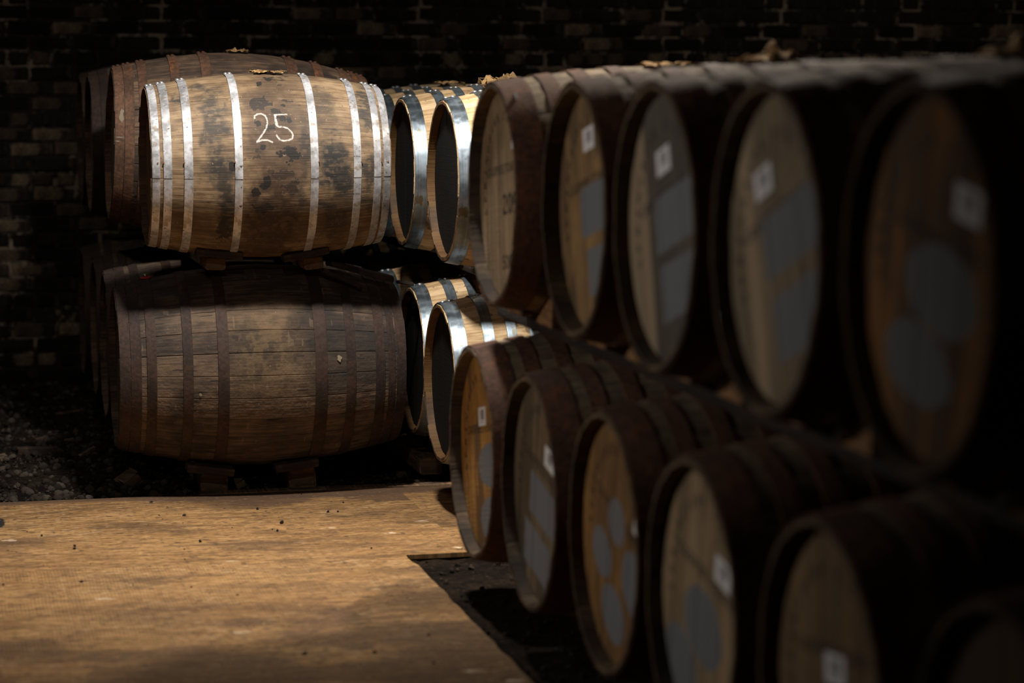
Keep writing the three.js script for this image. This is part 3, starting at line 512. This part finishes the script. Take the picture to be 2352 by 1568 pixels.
barrel('rack', 'blurred lower barrel with ring of stencilled letters round its white label', [1.49, LO, 4.01], { group: rackL, roll: 0.3, turn: 6 * D, sticker: [0.06, 0.14], head: headMat(35, [150, 118, 78], [104, 80, 54], { paint: [['square', 0.1, -0.62, 1.0, 0.4]] }) });
barrel('rack', 'nearest lower barrel, only its dim brown head showing in the bottom corner', [1.5, LO, 3.28], { group: rackL, roll: 0.8, turn: 0, head: headMat(36, [120, 92, 64], [84, 64, 46], { arc: false }) });
// new oak with galvanised hoops and black heads, beyond the rack
const upN = 1.2025, loN = 0.474, newU = 'new oak barrels on the upper tier', newL = 'new oak barrels on the lower tier';
const black = { head: M.blackHead, rivets: true };
barrel('fresh', 'upper new oak barrel with bright galvanised hoops, black head and orange-lit rim', [1.70, upN, 8.40], { ...black, group: newU, roll: 0.2 });
barrel('fresh', 'upper new oak barrel with black head squeezed against the right end of the chalked barrel', [1.712, upN, 9.27], { ...black, group: newU, roll: 0.6, iron: M.galvClean });
barrel('fresh', 'first new oak barrel behind the chalked one, only hooped top showing', [1.745, upN, 10.02], { ...black, group: newU, roll: 0.4 });
barrel('fresh', 'farthest new oak barrel whose hooped top shows under the brick wall', [1.75, upN, 10.74], { ...black, group: newU, roll: 0.8 });
barrel('fresh', 'lower new oak barrel with galvanised hoops, black head, beside the amber-headed rack barrel', [1.70, loN, 8.47], { ...black, group: newL, roll: 0.5 });
barrel('fresh', 'lower new oak barrel with bluish hoops right beside the dark hogshead', [1.735, loN, 9.21], { ...black, group: newL, roll: 0.1 });
barrel('fresh', 'shadowed new oak barrel behind the broken slats, nearest of three dim hooped ends', [1.745, loN, 9.96], { ...black, group: newL, roll: 0.3 });
barrel('fresh', 'shadowed new oak barrel behind the broken slats, middle of three dim hooped ends', [1.75, loN, 10.68], { ...black, group: newL, roll: 0.7 });
barrel('fresh', 'shadowed new oak barrel behind the broken slats, farthest of three dim hooped ends', [1.75, loN, 11.40], { ...black, group: newL, roll: 0.9 });
// the stack on the other side
const tilt = (t, z, sx) => { t.rotation.z = z; t.scale.x = sx; return t; };
const oldHead = headMat(41, [92, 76, 58], [58, 48, 38], { arc: false }), paleHead = headMat(42, [150, 112, 72], [92, 68, 44], { arc: false });
const c25 = barrel('chalked', 'pale oak barrel with galvanised hoops and 25 chalked on its side', [0.704, 1.242, 9.0], { group: 'barrels on the upper tier of the stack', rivets: true, nails: true, head: paleHead });
const low = barrel('old', 'dark dirt-crusted hogshead with rusty hoops under the chalked barrel', [0.593, 0.475, 9.2], { group: 'hogsheads on the lower tier of the stack', head: oldHead, rivets: false });
const butt = barrel('old', 'dark rust-hooped hogshead rising behind the chalked barrel', [0.606, 1.287, 9.95], { group: 'barrels on the upper tier of the stack', roll: 9, head: oldHead, rivets: true, wood: std({ vertexColors: true, map: woodOld, color: new THREE.Color(1.6, 1.5, 1.4), bumpMap: rep(crust, 2, 4), bumpScale: 0.004, roughness: 0.8 }), iron: std({ map: rep(rusty, 1, 4), color: new THREE.Color(1.0, 0.9, 0.78), roughness: 0.72, metalness: 0.15, bumpMap: rep(crust, 2, 2), bumpScale: 0.002 }) });
tilt(butt, -0.035, 0.965);
barrel('old', 'unlit hogshead end at the top of the stack, behind the rust-hooped one', [0.600, 1.287, 10.76], { group: 'barrels on the upper tier of the stack', roll: 4, head: oldHead });
barrel('old', 'rearmost hogshead of the upper tier, almost lost in the dark', [0.605, 1.287, 11.55], { group: 'barrels on the upper tier of the stack', roll: 15, head: oldHead });
barrel('old', 'second hogshead of the lower tier, its pale rim edge showing behind the front one', [0.605, 0.477, 10.0], { group: 'hogsheads on the lower tier of the stack', roll: 6, head: oldHead });
barrel('old', 'third hogshead of the lower tier, a grey rim edge in shadow', [0.610, 0.475, 10.78], { group: 'hogsheads on the lower tier of the stack', roll: 12, head: oldHead });
barrel('old', 'last hogshead of the lower tier, a faint rim edge before the brick wall', [0.600, 0.473, 11.57], { group: 'hogsheads on the lower tier of the stack', roll: 20, head: oldHead });
// flakes of old white paint and a gouge on the rusty hoops and staves
function paintMark(parent, d, t, an, w, h, seed, mat, name, label) {
  const b = new GB(), r = profile(d), n = 12, m = 5, R = rng(seed), pt = (i, j) => { const f = i / n, e = sstep(0, 0.25, f) * sstep(1, 0.75, f) * (0.55 + 0.9 * vn(i * 0.9, 2, seed)), x = (t - 0.5) * d.L + ((j / m - 0.5) * e + 0.35 * (vn(i * 0.5, 7, seed) - 0.5)) * w, a = an + (f - 0.5) * h / d.Rb, [y, z] = rot(r(x) + 0.0034, a); return [[x, y, z], a]; };
  for (let i = 0; i < n; i++) for (let j = 0; j < m; j++) { const q = [pt(i, j), pt(i + 1, j), pt(i + 1, j + 1), pt(i, j + 1)]; b.quad(q[0][0], q[1][0], q[2][0], q[3][0], q.map(([, a]) => [0, ...rot(1, a)]), [[0, 0], [0, 1], [1, 1], [1, 0]]); }
  const g = b.get(), k = mesh(name, g, mat, parent); k.position.y = d.Rb; if (label) k.userData.label = label; return k;
}
const flake = std({ color: 0x8d806a, roughness: 0.9 });
paintMark(butt, TYPES.old, 0.026, 1.19, 0.018, 0.075, 3, flake, 'paint_flake'); paintMark(butt, TYPES.old, 0.019, 1.47, 0.034, 0.008, 5, flake, 'paint_flake'); paintMark(butt, TYPES.old, 0.012, 1.52, 0.018, 0.007, 6, flake, 'paint_flake');
paintMark(low, TYPES.old, 0.752, 1.42, 0.016, 0.03, 8, flake, 'paint_flake'); paintMark(low, TYPES.old, 0.27, 1.75, 0.008, 0.014, 9, flake, 'paint_flake');

// ---------------------------------------------------------------- timber runners, chocks, slats
function beam(label, x0, x1, y0, y1, z0, z1, seed, o = {}) { const m = mesh('timber_runner', woodBox(x1 - x0, y1 - y0, z1 - z0, o.c ?? 0.008, seed, 0.005), o.mat ?? M.timber, scene); m.position.set((x0 + x1) / 2, (y0 + y1) / 2, -(z0 + z1) / 2); m.rotation.set(0, o.turn ?? 0, o.roll ?? 0); return tag(m, label, 'beam', 'timber runners'); }
beam('square timber runner end under the chalked barrel, nearer the red cap', 0.918, 0.995, 0.856, 0.906, 8.96, 12.1, 31, { roll: -0.04 });
beam('square timber runner end under the chalked barrel, nearer the broken slats', 1.288, 1.36, 0.854, 0.904, 8.96, 12.1, 32, { roll: 0.07 });
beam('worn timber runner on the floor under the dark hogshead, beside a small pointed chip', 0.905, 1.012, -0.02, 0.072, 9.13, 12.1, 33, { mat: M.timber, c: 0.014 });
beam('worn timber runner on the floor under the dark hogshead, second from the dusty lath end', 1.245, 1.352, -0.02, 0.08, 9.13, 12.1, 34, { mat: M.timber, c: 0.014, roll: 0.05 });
beam('pale-ended timber runner pointing out under the lower new oak barrels', 1.742, 1.835, 0.018, 0.084, 9.2, 11.9, 35, { c: 0.010, turn: 0.02 });
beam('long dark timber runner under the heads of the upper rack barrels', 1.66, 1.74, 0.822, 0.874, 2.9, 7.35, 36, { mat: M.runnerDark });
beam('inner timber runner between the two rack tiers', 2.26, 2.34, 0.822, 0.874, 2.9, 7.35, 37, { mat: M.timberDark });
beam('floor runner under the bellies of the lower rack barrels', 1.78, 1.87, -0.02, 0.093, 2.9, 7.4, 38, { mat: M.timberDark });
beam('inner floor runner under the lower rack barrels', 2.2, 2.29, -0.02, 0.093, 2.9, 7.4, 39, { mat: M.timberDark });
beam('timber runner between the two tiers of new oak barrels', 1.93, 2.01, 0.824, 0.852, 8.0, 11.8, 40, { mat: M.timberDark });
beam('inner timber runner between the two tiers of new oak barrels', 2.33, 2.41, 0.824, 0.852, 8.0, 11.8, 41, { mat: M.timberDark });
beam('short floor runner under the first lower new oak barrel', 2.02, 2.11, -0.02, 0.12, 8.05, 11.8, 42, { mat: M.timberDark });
function chock(label, w, h, d, pos, rz, seed, mat = M.timberDark, ry = 0) { const m = mesh('chock', woodBox(w, h, d, 0.004, seed, 0.004), mat, scene); m.position.set(pos[0], pos[1], -pos[2]); m.rotation.set(0, ry, rz); return tag(m, label, 'chock', 'wooden chocks'); }
chock('dark wooden chock slat wedged under the chalked barrel, red cap side', 0.172, 0.026, 0.07, [0.962, 0.922, 8.9], -0.10, 51);
chock('dark wooden chock slat wedged under the chalked barrel, broken slats side', 0.172, 0.026, 0.07, [1.282, 0.916, 8.9], 0.17, 52);
chock('dark chock under the hogshead belly on the runner beside the pointed chip', 0.18, 0.03, 0.09, [0.935, 0.098, 9.06], -0.14, 53);
chock('dark chock under the hogshead belly on the second floor runner', 0.165, 0.03, 0.09, [1.262, 0.105, 9.06], 0.12, 54);
{ // wedge blocks on the runner between the rack tiers
  const sh = new THREE.Shape(); sh.moveTo(0, 0); sh.lineTo(0.17, 0); sh.lineTo(0.17, 0.08); sh.lineTo(0.15, 0.076); sh.lineTo(0, 0.006);
  const g = new THREE.ExtrudeGeometry(sh, { depth: 0.075, bevelEnabled: true, bevelThickness: 0.003, bevelSize: 0.003, bevelSegments: 1 }); g.rotateY(Math.PI / 2);
  const wm = std({ map: rep(timberTex, 2, 4), color: new THREE.Color(1.7, 1.35, 0.95), roughness: 0.85 });
  [[6.68, 'under the barrel stencilled 209'], [5.76, 'under the upright paint squares'], [5.04, 'under the head with one pale board'], [4.31, 'under the slanting paint blocks'], [3.58, 'under the orange-brown head']].forEach(([z, where], i) => {
    for (const s of [1, -1]) { const m = mesh('chock', g, i ? wm : wm, scene); m.position.set(s > 0 ? 1.605 : 1.68, 0.8765, -(z + s * 0.095)); m.rotation.y = s > 0 ? 0 : Math.PI; tag(m, `pale wooden wedge ${where}, ${s > 0 ? 'on its far side' : 'on its near side'}`, 'chock', 'wooden wedges on the rack runner'); }
  });
}
function bar(name, label, a, b, w, h, seed, mat, category, roll = 0) {
  const A = new THREE.Vector3(a[0], a[1], -a[2]), B = new THREE.Vector3(b[0], b[1], -b[2]), L = A.distanceTo(B), m = mesh(name, woodBox(w, h, L, 0.003, seed, 0.005), mat, scene);
  m.position.copy(A).add(B).multiplyScalar(0.5); m.lookAt(B); m.rotateZ(roll); return tag(m, label, category);
}
bar('broken_slat', 'lowest dark broken slat sloping over the hogshead shoulder', [1.36, 0.85, 8.99], [1.502, 0.785, 8.985], 0.04, 0.016, 61, M.timberDark, 'slat', -0.05);
bar('broken_slat', 'middle dark broken slat leaning towards the new oak barrels', [1.39, 0.868, 9.085], [1.645, 0.802, 9.085], 0.05, 0.018, 62, M.timberDark, 'slat', 0.1);
bar('broken_slat', 'thin splintered slat tip reaching past the hogshead rim', [1.655, 0.795, 9.06], [1.72, 0.783, 9.05], 0.022, 0.01, 63, M.timberDark, 'slat');

// ---------------------------------------------------------------- hessian at the bungs
function hessian(label, x, y, z, w, d, h, seed, o = {}) {
  const n = 22, m = 14, g = new THREE.PlaneGeometry(2, 2, n, m), p = g.attributes.position, u = g.attributes.uv;
  for (let i = 0; i < p.count; i++) {
    let s = p.getX(i), t = p.getY(i); const edge = Math.max(Math.abs(s), Math.abs(t));
    const rag = 1 + (fbm(s * 3 + seed, t * 3, seed, 3) - 0.5) * 0.9 * edge;
    const fold = Math.abs(fbm(s * 2.2 + seed * 1.7, t * 1.6, seed + 3, 3) - 0.5) * 2.6, spike = (o.spikes ?? []).reduce((a, [c, ht, sw]) => a + ht * Math.max(0, 1 - Math.abs(s - c) / sw) * sstep(1.1, 0.1, Math.abs(t + 0.15)), 0);
    const X = s * rag * w / 2 + (fbm(t * 3, s * 3, seed + 5, 2) - 0.5) * w * 0.18, Z = t * rag * d / 2 + (fbm(s * 4, t * 3, seed + 8, 2) - 0.5) * d * 0.3;
    const drop = (o.Rb ?? 0.35) - Math.sqrt(Math.max(0, (o.Rb ?? 0.35) ** 2 - Z * Z));
    p.setXYZ(i, X, 0.003 - drop + h * (fold * (1 - 0.35 * edge) + spike), Z); u.setXY(i, X * 3, Z * 3);
  }
  g.computeVertexNormals();
  const t = thing('hessian_scrap', label, 'sacking', [x, y, -z], 'hessian scraps at the bungs');
  mesh('cloth', g, M.cloth, t);
  const R = rng(seed + 50), threads = [];
  for (let k = 0; k < 5; k++) { const a = (R() - 0.5) * w * 0.9, pts = []; let py = 0.004; for (let q = 0; q < 4; q++) pts.push(new THREE.Vector3(a + (R() - 0.5) * w * 0.3 * q / 3 + (a > 0 ? 1 : -1) * q * w * 0.06, py + R() * h * 0.4, (R() - 0.5) * d * 0.6)); threads.push(new THREE.TubeGeometry(new THREE.CatmullRomCurve3(pts), 8, 0.0016, 4)); }
  const th = mesh('loose_threads', mergeGeometries(threads), M.cloth, t); th.userData.kind = 'stuff';
}
hessian('flat hessian scrap on top of the chalked barrel', 1.157, 1.584, 9.0, 0.12, 0.10, 0.016, 3);
hessian('frayed hessian tuft on the hogshead behind the chalked barrel', 1.165, 1.672, 9.95, 0.085, 0.09, 0.022, 7, { Rb: 0.385 });
hessian('raised hessian tuft with a spike on the new oak barrel next to the rack', 2.08, 1.5465, 9.2, 0.14, 0.16, 0.05, 11, { spikes: [[0.9, 0.7, 0.2]] });
hessian('small hessian scrap on the new oak barrels behind, in front of the wall', 2.06, 1.5465, 10.0, 0.10, 0.1, 0.014, 15);
hessian('low hessian scrap on top of the barrel stencilled 209', 2.0, 1.596, 6.68, 0.12, 0.12, 0.014, 19);
hessian('tall crumpled hessian tuft standing up from the rack tops', 2.0, 1.596, 5.76, 0.15, 0.12, 0.036, 23, { spikes: [[0.15, 1.1, 0.35], [0.75, 0.6, 0.3]] });
hessian('blurred dark hessian tuft on the nearest rack tops', 2.0, 1.596, 4.31, 0.13, 0.12, 0.03, 27, { spikes: [[0.0, 0.6, 0.4]] });

// ---------------------------------------------------------------- small things
{ const t = thing('red_cap', 'small red cap with a metal stud on the dark hogshead', 'cap', [0.716, 0.475 + 0.336, -9.2]);
  const fl = mesh('flange', new THREE.LatheGeometry([[0, 0], [0.02, 0], [0.022, 0.003], [0.02, 0.006], [0.012, 0.009], [0, 0.009]].map(([a, b]) => new THREE.Vector2(a, b)), 20), M.red, t); fl.rotation.z = 0.12;
  const st = mesh('stud', new THREE.LatheGeometry([[0, 0.007], [0.006, 0.007], [0.006, 0.014], [0.004, 0.018], [0, 0.018]].map(([a, b]) => new THREE.Vector2(a, b)), 14), M.steel, t); st.rotation.z = 0.12; }
function rockGeo(seed, a, b, c) { const g = new THREE.IcosahedronGeometry(1, 1), p = g.attributes.position; for (let i = 0; i < p.count; i++) { const k = 0.75 + 0.5 * fbm(p.getX(i) * 1.4 + seed, p.getY(i) * 1.4 + p.getZ(i), seed, 2); p.setXYZ(i, p.getX(i) * a * k, p.getY(i) * b * k, p.getZ(i) * c * k); } g.computeVertexNormals(); return g; }
function debris(name, label, geo, mat, x, y, z, turn = [0, 0, 0], category = 'stone') { const m = mesh(name, geo, mat, scene); m.position.set(x, y, -z); m.rotation.set(...turn); return tag(m, label, category); }
const chip = std({ map: rep(timberTex, 3, 3), color: 0xfff0dc, roughness: 0.9 });
debris('stone_block', 'pale square stone block at the picture edge on the rubble', woodBox(0.055, 0.03, 0.05, 0.005, 71, 0.006), M.stone, 0.178, 0.012, 10.06, [0.05, 0.2, 0.05]);
debris('wood_chip', 'pale wood chip on the rubble, nearer the pale stone block', woodBox(0.05, 0.012, 0.03, 0.003, 72, 0.006), chip, 0.363, 0.016, 10.55, [0.1, 0.4, 0.06], 'wood chip');
debris('wood_chip', 'dull wood chip on the rubble, nearer the hogshead ends', woodBox(0.045, 0.012, 0.03, 0.003, 73, 0.006), M.timber, 0.482, 0.016, 10.5, [0, -0.3, 0.1], 'wood chip');
debris('plank_piece', 'short dark plank piece lying flat on the rubble', woodBox(0.17, 0.03, 0.06, 0.004, 74, 0.006), M.timberDark, 0.335, 0.018, 10.2, [0.03, 0.05, -0.03], 'plank');
debris('wood_splinter', 'slanting splinter leaning on the rubble beside the plank piece', woodBox(0.085, 0.012, 0.03, 0.003, 75, 0.006), M.timber, 0.53, 0.02, 10.1, [0, 0.3, 0.45], 'splinter');
debris('wood_splinter', 'thin pale stick far back on the rubble', woodBox(0.115, 0.008, 0.012, 0.002, 76, 0.005), chip, 0.51, 0.03, 11.3, [0, 0.1, 0.08], 'splinter');
debris('wood_offcut', 'angular dark wood offcut under the left end of the hogshead', woodBox(0.08, 0.05, 0.07, 0.006, 77, 0.014), M.timber, 0.655, 0.005, 9.42, [0.1, 0.5, 0.5], 'offcut');
debris('wood_offcut', 'small pointed chip beside the worn floor runner', woodBox(0.05, 0.03, 0.05, 0.004, 78, 0.014), M.timber, 1.06, 0.0, 9.27, [0.1, 0.6, 0.55], 'offcut');
debris('stone_chip', 'rounded dark stone beside the pale-ended runner', rockGeo(81, 0.024, 0.018, 0.024), M.stone, 1.735, -0.008, 9.4);
debris('stone_chip', 'flat stone flake on the earth in front of the pale-ended runner', rockGeo(82, 0.036, 0.008, 0.02), M.stone, 1.78, -0.012, 9.25);
{ // rubble on the earth, too much of it to count
  const R = rng(4242), n = 5200, g = rockGeo(91, 1, 0.7, 1), m = new THREE.InstancedMesh(g, new THREE.MeshPhysicalMaterial({ specularIntensity: 0.2, color: 0xffffff, roughness: 0.95 }), n), q = new THREE.Object3D(), c = new THREE.Color();
  m.name = 'rubble'; m.userData = { label: 'loose dark rubble and crumbs strewn over the earth floor', category: 'rubble', kind: 'stuff' };
  for (let i = 0; i < n; i++) {
    const k = R(); let x, z, s;
    if (k < 0.62) { x = 0.05 + R() * 0.95; z = 9.16 + Math.pow(R(), 1.5) * 3.4; s = 0.003 + Math.pow(R(), 3) * 0.017; }
    else if (k < 0.78) { x = 0.9 + R() * 1.1; z = 9.13 + R() * 0.5; s = 0.002 + Math.pow(R(), 3) * 0.011; }
    else { x = 1.455 + R() * 0.8; z = 5 + R() * 2.7; s = 0.0012 + Math.pow(R(), 5) * 0.011; }
    q.position.set(x, -0.018 + (x < 0.9 && z > 9.2 ? 0.03 * sstep(9.2, 9.8, z) : 0) + s * 0.3, -z); q.rotation.set(R() * 6, R() * 6, R() * 6); q.scale.setScalar(s); q.updateMatrix(); m.setMatrixAt(i, q.matrix);
    const b = 0.016 + Math.pow(R(), 2) * (x < 1.2 ? 0.065 : 0.035); c.setRGB(b, b * (0.74 + R() * 0.07), b * (0.54 + R() * 0.1)); m.setColorAt(i, c);
  }
  shadow(m); scene.add(m);
}
{ // a few crumbs of earth lying on the plywood
  const R = rng(777), g = rockGeo(95, 1, 0.7, 1), m = new THREE.InstancedMesh(g, std({ color: 0x2a1e16, roughness: 0.95 }), 90), q = new THREE.Object3D();
  m.name = 'earth_crumbs'; m.userData = { label: 'scattered dark crumbs of earth on the plywood', category: 'crumbs', kind: 'stuff' };
  for (let i = 0; i < 90; i++) { const z = 6 + R() * 3, s = 0.001 + Math.pow(R(), 4) * 0.008; q.position.set(0.1 + R() * 1.32, s * 0.3, -z); q.rotation.set(R() * 6, R() * 6, R() * 6); q.scale.setScalar(s); q.updateMatrix(); m.setMatrixAt(i, q.matrix); }
  shadow(m); scene.add(m);
}

// ---------------------------------------------------------------- lamps, hung above the picture, with added fills among them
function lamp(o, label) {
  const t = thing('pendant_lamp', label, 'lamp', [o.x, o.y, -o.z], 'pendant lamps');
  const enamel = std({ color: 0x2f3a36, roughness: 0.4, metalness: 0.2, side: THREE.DoubleSide });
  mesh('shade', new THREE.LatheGeometry([[0.03, 0.17], [0.05, 0.16], [0.055, 0.12], [0.17, 0.05], [0.19, 0.03], [0.187, 0.028], [0.166, 0.047], [0.05, 0.117], [0.03, 0.15]].map(([a, b]) => new THREE.Vector2(a, b)), 40), enamel, t);
  const flex = mesh('flex', new THREE.CylinderGeometry(0.004, 0.004, 4.35 - o.y - 0.16, 8), std({ color: 0x141414, roughness: 0.6 }), t); flex.position.y = 0.16 + (4.35 - o.y - 0.16) / 2;
  const bulb = mesh('bulb', new THREE.SphereGeometry(0.06, 24, 16), std({ color: 0xffffff, emissive: new THREE.Color(...o.color), emissiveIntensity: 6 }), t); bulb.position.y = 0.075;
  const l = new THREE.SpotLight(new THREE.Color(...o.color), o.power, 0, o.angle, 1, 2); l.position.set(o.x, o.y + 0.0, -o.z); l.target.position.set(o.target[0], o.target[1], -o.target[2]); l.shadow.radius = o.soft ?? 4.5; l.castShadow = true; l.shadow.mapSize.set(2048, 2048); l.name = 'lamp_light';
  scene.add(l, l.target);
}
lamp(LAMP, 'enamel pendant lamp hanging over the plywood between stack and rack');
lamp(LAMP3, 'dim enamel pendant lamp by the brick wall, on the rubble side');
lamp(LAMP4, 'enamel pendant lamp hanging behind the tops of the rack barrels');
lamp(FILL_LAMP5, 'dim added fill lamp by the brick wall, over the new oak barrels');
lamp(FILL_LAMP6, 'added fill lamp in the aisle, near the camera');
{ // added fill on the side wall, shaped as a bulkhead lamp
  const o = FILL_LAMP2, t = thing('wall_fill', 'round wall lamp added to light the rack heads', 'lamp', [o.x, o.y, -o.z]);
  const dish = mesh('dish', new THREE.LatheGeometry([[0.0, -0.12], [0.1, -0.12], [0.13, -0.06], [0.15, 0], [0.145, 0], [0.12, -0.055], [0.0, -0.1]].map(([a, b]) => new THREE.Vector2(a, b)), 32), std({ color: 0x2f3a36, roughness: 0.4, side: THREE.DoubleSide }), t); dish.rotation.z = -Math.PI / 2;
  const bulb = mesh('bulb', new THREE.SphereGeometry(0.05, 24, 16), std({ color: 0xffffff, emissive: new THREE.Color(...o.color), emissiveIntensity: 3 }), t); bulb.position.x = -0.03;
  const l = new THREE.SpotLight(new THREE.Color(...o.color), o.power, 0, o.angle, 1, 2); l.position.set(o.x + 0.03, o.y, -o.z); l.target.position.set(o.target[0], o.target[1], -o.target[2]); l.shadow.radius = 4; l.castShadow = true; l.name = 'wall_fill_light';
  scene.add(l, l.target);
}

renderer.render(scene, camera);
